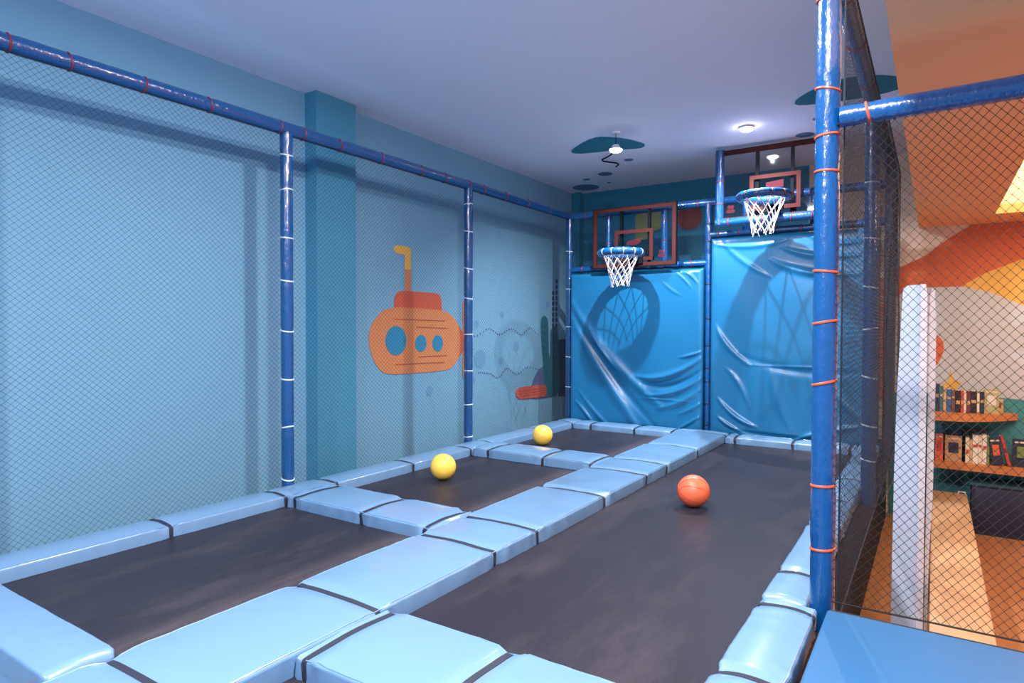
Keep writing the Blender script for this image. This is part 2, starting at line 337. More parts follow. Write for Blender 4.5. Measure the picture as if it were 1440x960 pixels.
# ------------------------------------------------------------------ trampoline deck and beds
dk = empty('trampoline_deck', (-2.2,3.9,FZ), 'dark raised deck under the trampoline beds with navy side skirt', 'platform')
b = MB(); b.box(-4.0,-2.44,.95,8.6,FZ,-.03); b.box(-2.44,-.455,.25,8.6,FZ,-.03); b.build('deck_core', 'deck_dark', dk)
bx('side_skirt', 'skirt_navy', (-.453,-.440,.25,8.6,FZ,-.035), dk)
for i,(d,lb) in enumerate(((( -3.98,-2.30,.95,3.05),'black trampoline bed beside the left wall, empty, ahead of the yellow balls'),((-3.98,-2.30,3.06,5.22),'black trampoline bed holding a yellow ball between the two cross mats'),
        ((-3.98,-2.30,5.23,7.45),'black trampoline bed with a yellow ball under the lower hoop'),((-2.0,-.46,1.7,7.45),'long black trampoline bed with the orange ball under the taller hoop'),
        ((-2.0,-.46,.27,1.69),'trampoline bed in front of the long bed, mostly hidden by the cross mat'))):
    b = MB(); b.box(d[0],d[1],d[2],d[3],-.029,0); tag(b.build('trampoline_bed', 'bed'), lb, 'trampoline')

# ------------------------------------------------------------------ edge mats with straps
def profile(w, h, n=26):
    # rounded cross-section, from bottom outer side over the top to bottom other side: list of (c, z)
    r = min(.015, h*.4); pts = [(0,0)]
    for i in range(5):
        a = PI - PI/2*i/4; pts.append((r+r*math.cos(a), h-r+r*math.sin(a)))
    k = 12
    for i in range(1,k): pts.append((r+(w-2*r)*i/k, h+.010*math.sin(PI*i/k)))
    for i in range(5):
        a = PI/2 - PI/2*i/4; pts.append((w-r+r*math.cos(a), h-r+r*math.sin(a)))
    pts.append((w,0)); return pts
def mat_section(s, w, h, straps, seed, a0, a1):
    pin = sum(math.exp(-((s-q)/.035)**2) for q in straps)
    near = sum(math.exp(-((s-q)/.11)**2) for q in straps)
    e = min(s-a0, a1-s); er = 1 if e > .03 else .72+.28*math.sqrt(max(0,1-((.03-e)/.03)**2))
    hh = h*(1-.17*min(1,pin))*er; dw = .010*min(1,pin) + (.012*(1-er)/.28)
    out = []
    P = profile(w-2*dw, hh)
    for c,z in P:
        side = 1 if (c < .03 or c > w-.05) else .25
        nz = noise.noise((s*22+seed*7.3, c*9, z*40))*.0055*side*(.35+1.8*min(1,near)) + noise.noise((s*5+seed, c*4, 3.1))*.003
        out.append((c+dw+(nz*(-1 if c < w/2 else 1) if side == 1 and z < hh*.9 else 0), max(0,z+(nz if z > hh*.5 else 0))))
    return out
seedc = [0]
def edge_mat(label, axis, a0, a1, c0, c1, straps, h=.075, z0=.001, mt='vinyl', group='blue edge mats around the trampolines'):
    seedc[0] += 1; sd = seedc[0]; w = c1-c0
    n = max(8, int((a1-a0)/.022)); b = MB(); rows = []
    def W(s, c, z): return (c0+c, s, z0+z) if axis == 'y' else (s, c0+c, z0+z)
    for i in range(n+1):
        s = a0+(a1-a0)*i/n; rows.append([W(s,c,z) for c,z in mat_section(s,w,h,straps,sd,a0,a1)])
    k = len(rows[0]); vs = [p for q in rows for p in q]
    fs = [(i*k+j,(i+1)*k+j,(i+1)*k+j+1,i*k+j+1) for i in range(n) for j in range(k-1)]
    fs += [(i*k,i*k+k-1,(i+1)*k+k-1,(i+1)*k) for i in range(n)]
    fs += [tuple(range(k)), tuple(range(n*k+k-1,n*k-1,-1))]
    b.add(vs, fs); 
    mid = W((a0+a1)/2, w/2, 0)
    e = empty('edge_mat', mid, label, 'mat', group)
    b.build('vinyl_cover', mt, e, smooth=True)
    # piping seam along the top edges
    for side in ((0,1) if w > .3 else (1,)):
        pts = []
        for i in range(0,n+1,2):
            q = rows[i]; p = Vector(q[4] if side == 0 else q[-5]); pts.append(p)
        b = MB(); b.tube(pts, .0028, 5); b.build('piping', mt, e, smooth=True)
    for q in straps:
        b = MB(); R = []
        for ds in (-.014,.014):
            sec = mat_section(q+ds*.5, w, h, straps, sd, a0, a1)
            cz = h*.5; row = []
            for j,(c,z) in enumerate(sec):
                d = Vector((c-min(max(c,.03),w-.03), z-cz*.8)); d = d.normalized() if d.length > 1e-6 else Vector((0,1))
                row.append(W(q+ds, c+d.x*.004, max(0,z+(d.y if d.y > 0 else 0)*.004)))
            R.append(row)
        k2 = len(R[0]); b.add(R[0]+R[1], [(j,j+1,k2+j+1,k2+j) for j in range(k2-1)])
        b.build('strap', 'strap', e, smooth=True)
    return e
CL, CR = -2.43, -1.90
edge_mat('long wide light blue mat running between the left and right trampolines', 'y', .3, 7.34, CL, CR, [1.09,1.9,2.75,3.17,4.08,4.86,5.33,6.2,7.2], h=.085)
edge_mat('narrow blue mat along the net at the left wall', 'y', .96, 7.40, -4.02, -3.77, [2.06,2.87,3.33,4.19,5.02,5.40,6.45,7.13], h=.075)
edge_mat('blue cross mat with three straps at the first left post', 'x', -3.765, CL-.005, 2.86, 3.28, [-3.68,-3.03,-2.50], h=.08)
edge_mat('blue cross mat with three straps between the two yellow balls', 'x', -3.765, CL-.005, 5.02, 5.44, [-3.58,-2.97,-2.48], h=.08)
edge_mat('blue mat at the foot of the lower wall pad', 'x', -3.765, CL-.005, 7.12, 7.40, [-3.52,-2.95,-2.50], h=.07)
edge_mat('blue mat at the foot of the taller wall pad', 'x', CR+.005, -.625, 7.12, 7.40, [-1.79,-1.21,-.68], h=.07)
edge_mat('wide blue cross mat with two visible straps at the front of the long trampoline', 'x', CR+.005, -.625, 1.46, 1.93, [-1.84,-1.26], h=.09)
edge_mat('short blue mat beside the entrance platform, ending at the corner post', 'y', .3, 2.935, -.62, -.388, [1.4,2.22,2.87], h=.08)
edge_mat('long narrow blue mat along the foot of the right net', 'y', 2.942, 7.40, -.62, -.438, [3.31,4.22,4.87,5.6,6.4,7.1], h=.08)
edge_mat('wide blue mat closing the front of the left trampoline', 'x', -3.765, CL-.012, .905, 1.135, [], h=.095)
b = MB(); nx_, nz_ = 90, 40
for j in range(nz_+1):
    for i in range(nx_+1):
        x_ = -4.0+1.55*i/nx_; z_ = -.004+(FZ+.004)*j/nz_; q = j/nz_
        b.v.append((x_, .925-.05*q-.05*min(1,q*6)*(noise.noise((x_*5,z_*2.2,.3))+.5*noise.noise((x_*13+z_*6,z_*5,1.3))), z_))
b.f = [(j*(nx_+1)+i,j*(nx_+1)+i+1,(j+1)*(nx_+1)+i+1,(j+1)*(nx_+1)+i) for j in range(nz_) for i in range(nx_)]
b.build('front_skirt', 'vinyl', dk, smooth=True)
# blue entrance platform
pf = empty('entrance_platform', (.4,1.6,FZ), 'smooth light blue padded platform in front of the dark net', 'platform')
bx('base', 'skirt_navy', (-.33,1.6,.3,2.88,FZ,.0), pf)
b = MB(); b.box(-.352,1.65,.25,2.90,.0,.10); b.build('padded_top', 'vinyl_platform', pf, smooth=True, bevel=.012, segs=3)
b = MB(); b.tube([(-.34,2.893,.098),(1.63,2.893,.098)], .005, 6); b.build('seam', 'skirt_navy', pf, smooth=True)

# ------------------------------------------------------------------ padded pipe frame
fr = empty('pipe_frame', (-2.2,5.3,0), 'blue foam-padded pipe frame holding the nets around the trampolines', 'frame')
def pipe(name, p0, p1, rad, ties=(), tmat='tie_white', parent=fr, sub_mat='pipe'):
    p0 = Vector(p0); p1 = Vector(p1); L = (p1-p0).length; d = (p1-p0)/L
    n = max(4, int(L/.03)); pts = []; R = []
    for i in range(n+1):
        s = L*i/n; p = p0+d*s
        pin = sum(math.exp(-((s-t)/.02)**2) for t in ties)
        R.append(rad*(1-.09*min(1,pin))*(1+.03*noise.noise((p.x*6,p.y*6,p.z*6)))); pts.append(p)
    b = MB(); b.tube(pts, R, 18); o = b.build(name, sub_mat, parent, smooth=True)
    for t in ties:
        c = p0+d*t; b = MB(); a = Vector((0,0,1)) if abs(d.z) < .9 else Vector((1,0,0)); e1 = (a-d*a.dot(d)).normalized(); e2 = d.cross(e1)
        tilt = random.uniform(-.012,.012)
        ring = [c+(e1*math.cos(2*PI*j/20)+e2*math.sin(2*PI*j/20))*(rad*.955)+d*tilt*math.cos(2*PI*j/20) for j in range(20)]
        b.tube(ring, .0055, 6, closed=True)
        hd = c+e2*(rad*.97); 
        t_o = b.build('cable_tie', tmat, o, smooth=True)
    return o
XL = -4.07; RZ = 2.735; PR = .047
P1,P2,P3 = 3.11,5.36,7.58
pipe('rail', (XL,.95,RZ), (XL,P3,RZ), .05, [y-.95 for y in (1.38,1.663,2.072,2.492,3.043,3.254,3.613,4.087,4.609,4.956,5.35,5.602,6.026,6.5,7.0)], 'tie_red')
pipe('post', (XL,.95,-.03), (XL,.95,RZ), PR, [.4,.8,1.2,1.6,2.0,2.4])
pipe('post', (XL,P1,-.03), (XL,P1,RZ-.03), PR, [z+.03 for z in (.11,.5,.863,1.226,1.604,1.922,2.276,2.539)])
pipe('post', (XL,P2,-.03), (XL,P2,RZ-.03), PR, [z+.03 for z in (.113,.449,.806,1.184,1.562,1.872,2.256,2.536)])
pipe('post', (XL,P3,-.03), (XL,P3,RZ-.03), PR, [.5,.9,1.3,1.8,2.3])
# back frame
pipe('rail', (XL,P3,RZ-.01), (-2.23,P3,RZ-.01), PR, [.25,1.45,1.72], 'tie_red')
pipe('rail', (-2.23,P3,RZ-.01), (-.38,P3,RZ-.01), PR, [.15,.6,1.1,1.5], 'tie_red')
pipe('post', (-2.22,P3,-.03), (-2.22,P3,RZ-.01), PR, [.15,.4,.66,.82,1.08,1.4,1.8,2.3,2.5], 'tie_black')
pipe('rail', (XL,P3,2.02), (-2.23,P3,2.02), .042, [.2,.7,1.3,1.65], 'tie_red')
pipe('rail', (-2.22,P3,2.345), (-.38,P3,2.345), .042, [.12,.35,1.0,1.5], 'tie_red')
pipe('backboard_support', (-3.50,P3,2.02), (-3.50,P3,RZ), .04, [.3], 'tie_red')
pipe('backboard_support', (-2.76,P3,2.02), (-2.76,P3,RZ), .04, [.3,.55], 'tie_red')
pipe('backboard_support', (-1.80,P3,2.345), (-1.80,P3,RZ), .04, [.2], 'tie_red')
pipe('backboard_support', (-1.10,P3,2.345), (-1.10,P3,RZ), .04, [.2], 'tie_red')
# right frame
XR = -.385; RZR = 2.86
pipe('post', (XR,3.0,-.03), (XR,3.0,RZR), .049, [z+.03 for z in (.317,.587,1.022,1.278,1.491,1.91,2.059,2.25,2.624)], 'tie_orange')
pipe('post', (XR,5.3,-.03), (XR,5.3,RZR), .05, [z+.03 for z in (.3,.55,.9,1.25,1.55,1.9,2.3)], 'tie_white')
pipe('post', (XR,P3,-.03), (XR,P3,RZR-.02), .05, [z+.03 for z in (.4,.8,1.15,1.5,1.85,2.2,2.55)], 'tie_black')
pipe('rail', (XR,3.0,RZR), (XR,P3,RZR), .05, [.5,1.1,1.8,2.6,3.4,4.1], 'tie_red')
pipe('rail', (XR+.05,2.98,2.125), (1.7,2.98,2.145), .043, [.10,.95], 'tie_orange')
pipe('post', (1.7,2.98,-.03), (1.7,2.98,2.19), .047, [.3,.8,1.3,1.8], 'tie_orange')

# ------------------------------------------------------------------ nets
def net(name, label, O, U, V, Wd, Ht, diag, rad, mt, wob=.008, seed=0, bulge=None, asp=1, knots=0):
    # asp: width of a diamond over its height
    O = Vector(O); V = Vector(V); N = Vector(U).cross(V).normalized(); U = Vector(U)*asp; Wd = Wd/asp; b = MB()
    def P(a, c):
        q = O+U*a+V*c
        e = min(a, Wd-a, c, Ht-c); k = max(0,min(1, e/.15))
        q = q+U*(wob*k*noise.noise((a*1.3,c*1.3,seed)))+V*(wob*k*noise.noise((a*1.3,c*1.3,seed+9)))
        q = q+N*(wob*1.5*k*noise.noise((a*.8,c*.8,seed+5)))
        if bulge: q = q+N*bulge(a/Wd, c/Ht)
        return q
    for sg in (1,-1):
        k = -math.floor(Ht/diag)*diag if sg == 1 else 0
        c = k
        while c < (Wd if sg == 1 else Wd+Ht):
            # line a = c + sg*t, t in 0..Ht  (t = height)
            if sg == 1: t0, t1 = max(0,-c), min(Ht, Wd-c)
            else: t0, t1 = max(0,c-Wd), min(Ht, c)
            if t1-t0 > .01:
                n = max(1, int((t1-t0)/.22)); pts = [P(c+sg*(t0+(t1-t0)*i/n), t0+(t1-t0)*i/n) for i in range(n+1)]
                b.tube(pts, rad, 3, caps=False)
            c += diag
    if knots:
        h = diag/2
        for i in range(1,int(Wd/h)):
            for j in range(1,int(Ht/h)):
                if (i+j) % 2 == 0:
                    q = P(i*h,j*h); k = knots
                    b.add([q+Vector((k,0,0)),q-Vector((k,0,0)),q+Vector((0,k,0)),q-Vector((0,k,0)),q+Vector((0,0,k)),q-Vector((0,0,k))],
                          [(0,2,4),(2,1,4),(1,3,4),(3,0,4),(2,0,5),(1,2,5),(3,1,5),(0,3,5)])
    for a,c in (((0,0),(Wd,0)),((0,Ht),(Wd,Ht)),((0,0),(0,Ht)),((Wd,0),(Wd,Ht))):
        b.tube([P(a[0]+(c[0]-a[0])*i/20, a[1]+(c[1]-a[1])*i/20) for i in range(21)], .004, 4)
    o = b.build(name, mt); return tag(o, label, 'net')
net('safety_net', 'fine dark diamond net hung in front of the light blue wall', (XL+.015,1.0,.05), (0,1,0), (0,0,1), P3-1.05, RZ-.10,   .036, .00095, 'net_dark', seed=1, asp=1.15)
net('safety_net', 'dark net above the wall pads behind the backboards', (XL+.05,P3+.03,2.0), (1,0,0), (0,0,1), -XL-.05-.42, .72, .036, .0007, 'net_dark', seed=2)
net('safety_net', 'dark net running along the right edge mat behind the corner post', (XR+.056,3.06,.0), (0,1,0), (0,0,1), P3-3.1, RZR-.03, .046, .0008, 'net_grey', seed=3)
net('safety_net', 'loose net layer bunched outside the far right posts', (XR+.085,5.35,.0), (0,1,0), (0,0,1), P3-5.4, RZR-.05, .05, .0008, 'net_grey', wob=.03, seed=4,
    bulge=lambda a,c: .04*math.sin(PI*a)*(1-c))
net('safety_net', 'black wide-mesh net above the blue platform in front of the bookshelves', (XR+.03,2.975,.105), (1,0,0), (0,0,1), 2.0, 1.99, .0395, .00115, 'net_black', seed=5, asp=.90, knots=.0024)

# ------------------------------------------------------------------ wall pads
def bez(p, n=110):
    t = np.linspace(0,1,n)[:,None]; p = np.array(p,float)
    return (1-t)**2*p[0]+2*t*(1-t)*p[1]+t**2*p[2] if len(p) == 3 else (1-t)*p[0]+t*p[1]
def wall_pad(name, label, x0, x1, z0, z1, yf, ridges, seed):
    nx, nz = int((x1-x0)/.011), int((z1-z0)/.011)
    gx, gz = np.meshgrid(np.linspace(0,x1-x0,nx+1), np.linspace(0,z1-z0,nz+1)); D = np.zeros_like(gx)
    for pts, amp, wid in ridges:
        c = bez(pts); best = np.full(gx.shape, 1e9); tt = np.zeros(gx.shape)
        for i,(cx,cz) in enumerate(c):
            d = (gx-cx)**2+(gz-cz)**2; k = d < best; best[k] = d[k]; tt[k] = i/(len(c)-1)
        wv = wid*(.5+.8*tt*(1-tt)*2)
        D += amp*np.exp(-best/wv**2)*(np.sin(PI*np.clip(tt,.04,.96))**.6)
    W_, H_ = x1-x0, z1-z0
    edge = np.minimum(np.minimum(gx,W_-gx), np.minimum(gz,H_-gz)); k = np.clip(edge/.05,0,1)
    D = D*np.clip(edge/.03,.15,1) - .035*(1-np.sqrt(np.clip(1-(1-k)**2,0,1)))
    nzv = np.array([noise.noise((float(a)*2.6+seed,float(c)*1.8,1.7)) for a,c in zip(gx.ravel(),gz.ravel())]).reshape(gx.shape)
    nz2 = np.array([noise.noise((float(a)*16+seed,float(c)*5,4.7)) for a,c in zip(gx.ravel(),gz.ravel())]).reshape(gx.shape)
    D += .010*nzv*k + .004*nz2*np.exp(-edge/.05)*np.clip(edge/.01,0,1)
    V = np.stack([x0+gx, yf-D, z0+gz],-1).reshape(-1,3); b = MB(); K = nx+1
    b.v = [tuple(map(float,p)) for p in V]
    b.f = [(j*K+i,j*K+i+1,(j+1)*K+i+1,(j+1)*K+i) for j in range(nz) for i in range(nx)]
    e = empty(name, ((x0+x1)/2,yf,z0), label, 'pad', 'vinyl wall pads under the hoops')
    # close the back
    n0 = len(b.v); per = [i for i in range(K)]+[j*K+nx for j in range(1,nz+1)]+[nz*K+i for i in range(nx-1,-1,-1)]+[j*K for j in range(nz-1,0,-1)]
    b.v += [(b.v[i][0], yf+.06, b.v[i][2]) for i in per]; n = len(per)
    b.f += [(per[i],n0+i,n0+(i+1)%n,per[(i+1)%n]) for i in range(n)]+[tuple(n0+i for i in range(n))]
    o = b.build('vinyl_cover', 'vinyl_wall', e, smooth=False)
    for p in o.data.polygons: p.use_smooth = True
    return e
def rp(pts, ox, oy, sc, sh): return [((x-ox)*sc, sh-(y-oy)*sc) for x,y in pts]
LW = 1.75; lsc = LW/645
def L(*p): return rp(p, 80, 85, lsc, 1.93)
ridL = [(L((90,215),(210,440),(540,690)),.036,.075),(L((88,290),(270,600),(480,850)),.026,.07),(L((90,250),(240,520),(520,790)),-.022,.06),
        (L((430,560),(560,590),(720,470)),.035,.04),(L((450,590),(580,640),(722,520)),-.022,.035),(L((470,640),(600,650),(722,555)),.024,.03),
        (L((620,470),(680,460),(722,440)),.018,.018),(L((520,700),(640,680),(720,600)),.02,.03),(L((620,720),(690,690),(722,660)),.014,.022),
        (L((110,690),(160,730),(210,800)),.018,.025),(L((130,640),(220,760),(330,830)),.014,.03),(L((420,660),(540,655),(690,665)),.010,.010),
        (L((640,95),(680,110),(700,150)),.014,.016),(L((600,95),(650,130),(675,170)),.010,.014),(L((180,330),(260,470),(340,540)),.02,.025),
        (L((540,130),(570,170),(630,200)),.008,.02),(L((600,800),(670,750),(722,720)),.014,.02)]
wall_pad('wall_pad', 'lower wrinkled blue vinyl wall pad beside the left wall', -4.0, -2.255, .02, 1.955, 7.47, ridL, 1.3)
rsc = 1.72/640
def Rr(*p): return rp(p, 735, 5, rsc, 2.27)
ridR = [(Rr((850,540),(1050,550),(1270,543)),.008,.014),(Rr((860,500),(1060,590),(1300,560)),-.012,.05),(Rr((770,690),(840,780),(930,800)),.026,.03),(Rr((765,765),(800,800),(880,830)),.02,.02),
        (Rr((1080,840),(1180,790),(1300,770)),.028,.03),(Rr((980,110),(1100,190),(1300,180)),.022,.04),(Rr((1020,60),(1130,120),(1300,110)),.02,.03),
        (Rr((760,380),(790,470),(900,545)),.02,.035),(Rr((800,560),(860,600),(900,720)),.016,.03),(Rr((980,560),(1000,680),(1060,800)),.012,.05),
        (Rr((745,30),(900,70),(1050,30)),.016,.03),(Rr((780,20),(860,120),(980,180)),.012,.03),(Rr((1120,20),(1200,70),(1300,60)),.02,.025),(Rr((830,820),(1000,840),(1200,830)),-.014,.03),
        (Rr((1180,560),(1230,700),(1360,760)),.02,.04),(Rr((1150,30),(1180,60),(1270,130)),.014,.02)]
wall_pad('wall_pad', 'taller wrinkled blue vinyl wall pad beside the corner post', -2.165, -.46, .02, 2.285, 7.47, ridR, 5.1)

# ------------------------------------------------------------------ basketball hoops
def hoop(label, bx0, bx1, bz0, bz1, yb, cx, cy, cz, tx0, tx1, tz0, tz1, ux, padded, tiem, seed):
    e = empty('basketball_hoop', ((bx0+bx1)/2,yb,bz0), label, 'basketball hoop', 'basketball hoops on the back frame')
    bd = bx('backboard', 'acrylic', (bx0,bx1,yb,yb+.012,bz0,bz1), e)
    def frame(nm, x0,x1,z0,z1,t,y0,y1,par,mt):
        b = MB(); b.box(x0,x1,y0,y1,z1-t,z1); b.box(x0,x1,y0,y1,z0,z0+t); b.box(x0,x0+t,y0,y1,z0+t,z1-t); b.box(x1-t,x1,y0,y1,z0+t,z1-t)
        return b.build(nm, mt, par)
    frame('border', bx0,bx1,bz0,bz1,.042,yb-.008,yb+.022,bd,'frame_red')
    frame('border_edge', bx0-.01,bx1+.01,bz0-.01,bz1+.01,.012,yb-.006,yb+.03,bd,'upright_black')
    frame('target_square', tx0,tx1,tz0,tz1,.042,yb-.006,yb,bd,'frame_red')
    for k in (0,1): bx('upright', 'upright_black', (ux[k]-.018,ux[k]+.018,yb+.03,yb+.066,bz0,bz1), bd)
    bx('cross_bar', 'upright_black', (ux[0]+.018,ux[1]-.018,yb+.03,yb+.06,cz+.03,cz+.08), bd)
    # blurred red print
    mx = (tx0+tx1)/2; mz = (tz0+tz1)/2
    b = MB(); b.prism(smooth_poly([(mx-.10,mz+.0),(mx-.08,mz+.06),(mx+.0,mz+.06),(mx+.09,mz+.09),(mx+.10,mz+.03),(mx+.02,mz+.0)],1) if not padded else [(mx-.09,mz+.02),(mx-.09,mz+.10),(mx+.09,mz+.12),(mx+.09,mz+.04)], 'y', yb-.004, yb); b.build('printed_mark', 'mark_red', bd)
    for sx in ((bx0+.12,) if padded else (bx0+.17,bx1-.17)):
        for dz,wd in ((.11,.055),(.155,.04)):
            b = MB(); b.prism(smooth_poly([(sx-wd,bz0+dz-.02),(sx-wd*.6,bz0+dz+.03),(sx,bz0+dz+.012),(sx+wd*.6,bz0+dz+.03),(sx+wd,bz0+dz-.02)],1), 'y', yb-.004, yb); b.build('printed_mark', 'mark_red', bd)
    # mounting arms to the padded frame behind
    for k in (0,1): bx('mounting_arm', 'upright_black', (ux[k]-.02,ux[k]+.02,yb+.066,P3-.03,bz0+.08,bz0+.12), e)
    bk = MB(); bk.box(cx-.10,cx+.10,yb-.03,yb-.008,cz-.09,cz+.06); bk.box(cx-.06,cx+.06,cy+.235,yb-.03,cz-.012,cz+.012); bk.build('bracket', 'upright_black', e)
    R0 = .228
    b = MB(); b.tube([(cx+R0*math.cos(a),cy+R0*math.sin(a),cz) for a in [2*PI*i/48 for i in range(48)]], .012, 8, closed=True); b.build('rim', 'frame_red', e, smooth=True)
    # foam padding, pinched by ties
    nt_ = 12; b = MB(); pts = []; RR = []
    for i in range(144):
        a = 2*PI*i/144; ph = (a/(2*PI)*nt_) % 1; pn = math.exp(-((min(ph,1-ph))/.10)**2)
        pts.append((cx+R0*math.cos(a),cy+R0*math.sin(a),cz)); RR.append(.046*(1-.18*pn)*(1+.05*noise.noise((a*3,seed,0))))
    b.tube(pts, RR, 14, closed=True); pd = b.build('rim_padding', 'pipe', e, smooth=True)
    for k in range(nt_):
        a = 2*PI*k/nt_; c = Vector((cx+R0*math.cos(a),cy+R0*math.sin(a),cz)); n1 = Vector((math.cos(a),math.sin(a),0)); n2 = Vector((0,0,1))
        b = MB(); b.tube([c+(n1*math.cos(t)+n2*math.sin(t))*.040 for t in [2*PI*j/16 for j in range(16)]], .004, 5, closed=True); b.build('cable_tie', tiem, pd, smooth=True)
    # rope net: two families of crossing cords
    rnd = random.Random(seed); b = MB(); Ln = .34; nk = 10
    prof = lambda t: .205-.115*(t**.75)+(.012*max(0,t-.85)/.15)
    sway = (rnd.uniform(-.02,.02), rnd.uniform(-.015,.015))
    for k in range(nk):
        for sg in (1,-1):
            pts = []
            ext = rnd.uniform(-.02,.03)
            for i in range(15):
                t = i/14; a = 2*PI*(k+.5)/nk + sg*t*2*PI/nk*2.2*(t**.2)
                rr = prof(t)*(1+.03*math.sin(7*t+k)); z = cz-.03-(Ln+ext)*t
                pts.append((cx+rr*math.cos(a)+sway[0]*t*t, cy+rr*math.sin(a)+sway[1]*t*t, z))
            b.tube(pts, .0043, 5)
    b.build('rope_net', 'rope_white', e, smooth=True)
    if padded:
        pl = pipe('edge_padding', (bx0-.005,yb+.006,bz1+.02), (bx0-.005,yb+.006,bz0-.03), .048, [.35,.6], 'tie_red', parent=e)
        pl = pipe('edge_padding', (bx0-.04,yb+.006,bz0-.01), (bx1+.05,yb+.006,bz0-.01), .048, [.14,.5,.8,1.0], 'tie_red', parent=e)
    return e
hoop('lower basketball hoop with red-bordered clear backboard near the left wall', -3.615, -2.55, 2.01, 2.735, 7.38, -3.05, 6.94, 2.125, -3.325, -2.83, 2.075, 2.455, (-3.255,-2.895), False, 'tie_white', 3)
hoop('higher basketball hoop whose clear backboard has blue foam on its side', -2.037, -.907, 2.45, 3.23, 7.36, -1.468, 6.90, 2.597, -1.714, -1.195, 2.54, 2.924, (-1.643,-1.285), True, 'tie_red', 8)

# ------------------------------------------------------------------ balls
def ball(name, label, x, y, rad, mt, sm, rot, seams):
    e = empty(name, (x,y,0), label, 'ball', 'balls on the trampolines')
    me = bpy.data.meshes.new(name); bm = bmesh.new(); bmesh.ops.create_uvsphere(bm, u_segments=48, v_segments=32, radius=rad)
    for v in bm.verts:
        v.co += v.co.normalized()*(noise.noise(v.co*6/rad*.1)*.002)
        v.co.z = max(v.co.z, -rad*.992)
    for q in bm.faces: q.smooth = True
    bm.to_mesh(me); bm.free(); me.materials.append(M[mt]); o = bpy.data.objects.new('shell', me); C.objects.link(o); o.parent = e; o.location = (0,0,rad)
    R = Matrix.Rotation(rot[2],3,'Z') @ Matrix.Rotation(rot[0],3,'X') @ Matrix.Rotation(rot[1],3,'Y')
    ctr = Vector((x,y,rad))
    for sd in seams:
        b = MB(); pts = []
        for i in range(64):
            a = 2*PI*i/64
            if sd == 'eq': p = Vector((math.cos(a),math.sin(a),0))
            elif sd == 'mer': p = Vector((math.cos(a),0,math.sin(a)))
            else:
                p = Vector((math.cos(a), .95*math.sin(a)*0+ (.72 if sd == 'c1' else -.72)*(1-.55*math.cos(a)**2), math.sin(a)))
                p.normalize()
            pts.append(ctr+R@(p*(rad-.0012)))
        b.tube(pts, .0022, 5, closed=True); b.build('seam', sm, e, smooth=True)
    vp = R@Vector((.3,.2,.93)).normalized(); b = MB(); b.tube([ctr+vp*(rad-.004), ctr+vp*(rad+.0006)], .005, 10); b.build('valve', sm, e, smooth=True)
    return e
ball('play_ball', 'orange rubber basketball resting on the long right trampoline', -1.397, 4.45, .111, 'orange_ball', 'ball_seam', (.5,.3,.4), ('eq','mer','c1','c2'))
ball('play_ball', 'yellow ball on the trampoline between the two blue cross mats', -3.372, 4.10, .106, 'yellow_ball', 'yellow_seam', (.2,.9,.4), ('eq',))
ball('play_ball', 'yellow ball on the trampoline below the lower basketball hoop', -3.49, 5.91, .107, 'yellow_ball', 'yellow_seam', (1.2,.2,.1), ('eq',))

# ------------------------------------------------------------------ reading corner
pn = empty('bookcase_panel', (-.12,5.2,FZ), 'tall white bookcase end panel with curved top behind the black net', 'panel')
def yp(name, pts, y0, y1, mt, par, bev=.004):
    b = MB(); b.prism(pts, 'y', y0, y1); return b.build(name, mt, par, smooth=False)
yp('front_board', [(-0.228,FZ),(-0.220,0.250),(-0.216,0.490),(-0.210,0.810),(-0.200,1.050),(-0.192,1.290),(-0.182,1.530),(-0.160,1.550),(-0.080,1.554),(-0.080,FZ)], 5.20, 5.25, 'panel_blue_lit', pn)
yp('edge_board', [(-0.079,FZ),(-0.079,1.556),(-0.050,1.556),(-0.040,1.490),(-0.037,0.970),(-0.038,FZ)], 5.19, 5.26, 'white_edge', pn)
yp('side_board', [(-0.032,FZ),(-0.029,0.490),(-0.027,1.466),(-0.016,1.530),(0.003,1.514),(0.013,1.290),(0.013,0.570),(0.008,0.090),(-0.008,-0.310),(-0.016,FZ)], 5.28, 5.33, 'white_edge', pn)
def shelf(label, x0, x1, zt, th, y0, y1, tip):
    pts = [(x0,y1),(x0,y0)]
    if tip:
        for i in range(1,13): 
            t = i/12; pts.append((x0+(x1-x0)*t, y0+(y1-y0)*.93*t**2.2))
        pts.append((x1,y1))
    else:
        for i in range(1,13):
            t = i/12; pts.append((x0+(x1-x0)*t, y0+.10*math.sin(t*2.2)*-.5))
        pts.append((x1,y1))
    b = MB(); b.prism(pts, 'z', zt-th, zt); o = b.build('book_shelf', 'shelf_wood'); return tag(o, label, 'shelf', 'wooden wall shelves')
SU, SLo = .350, -.185
YW = YM-.014
shelf('upper wooden shelf tapering to a rounded tip, holding a row of books', .02, .76, SU, .07, 8.16, YW, True)
shelf('lower long wooden shelf with tilted and front-facing books', .02, 2.2, SLo, .072, 8.36, YW, False)
bcol = {'navy':(34,44,74),'teal':(60,110,120),'tan':(204,164,112),'blue':(54,98,160),'brown':(120,74,56),'maroon':(110,44,52),'red':(196,66,54),'cream':(224,212,184),'black':(34,32,38),'orange':(222,106,58),'kraft':(196,156,112),'green':(120,142,72),'white':(228,224,216),'olive':(180,178,132)}
for k,v in bcol.items(): mk('cover_'+k, v, .55)
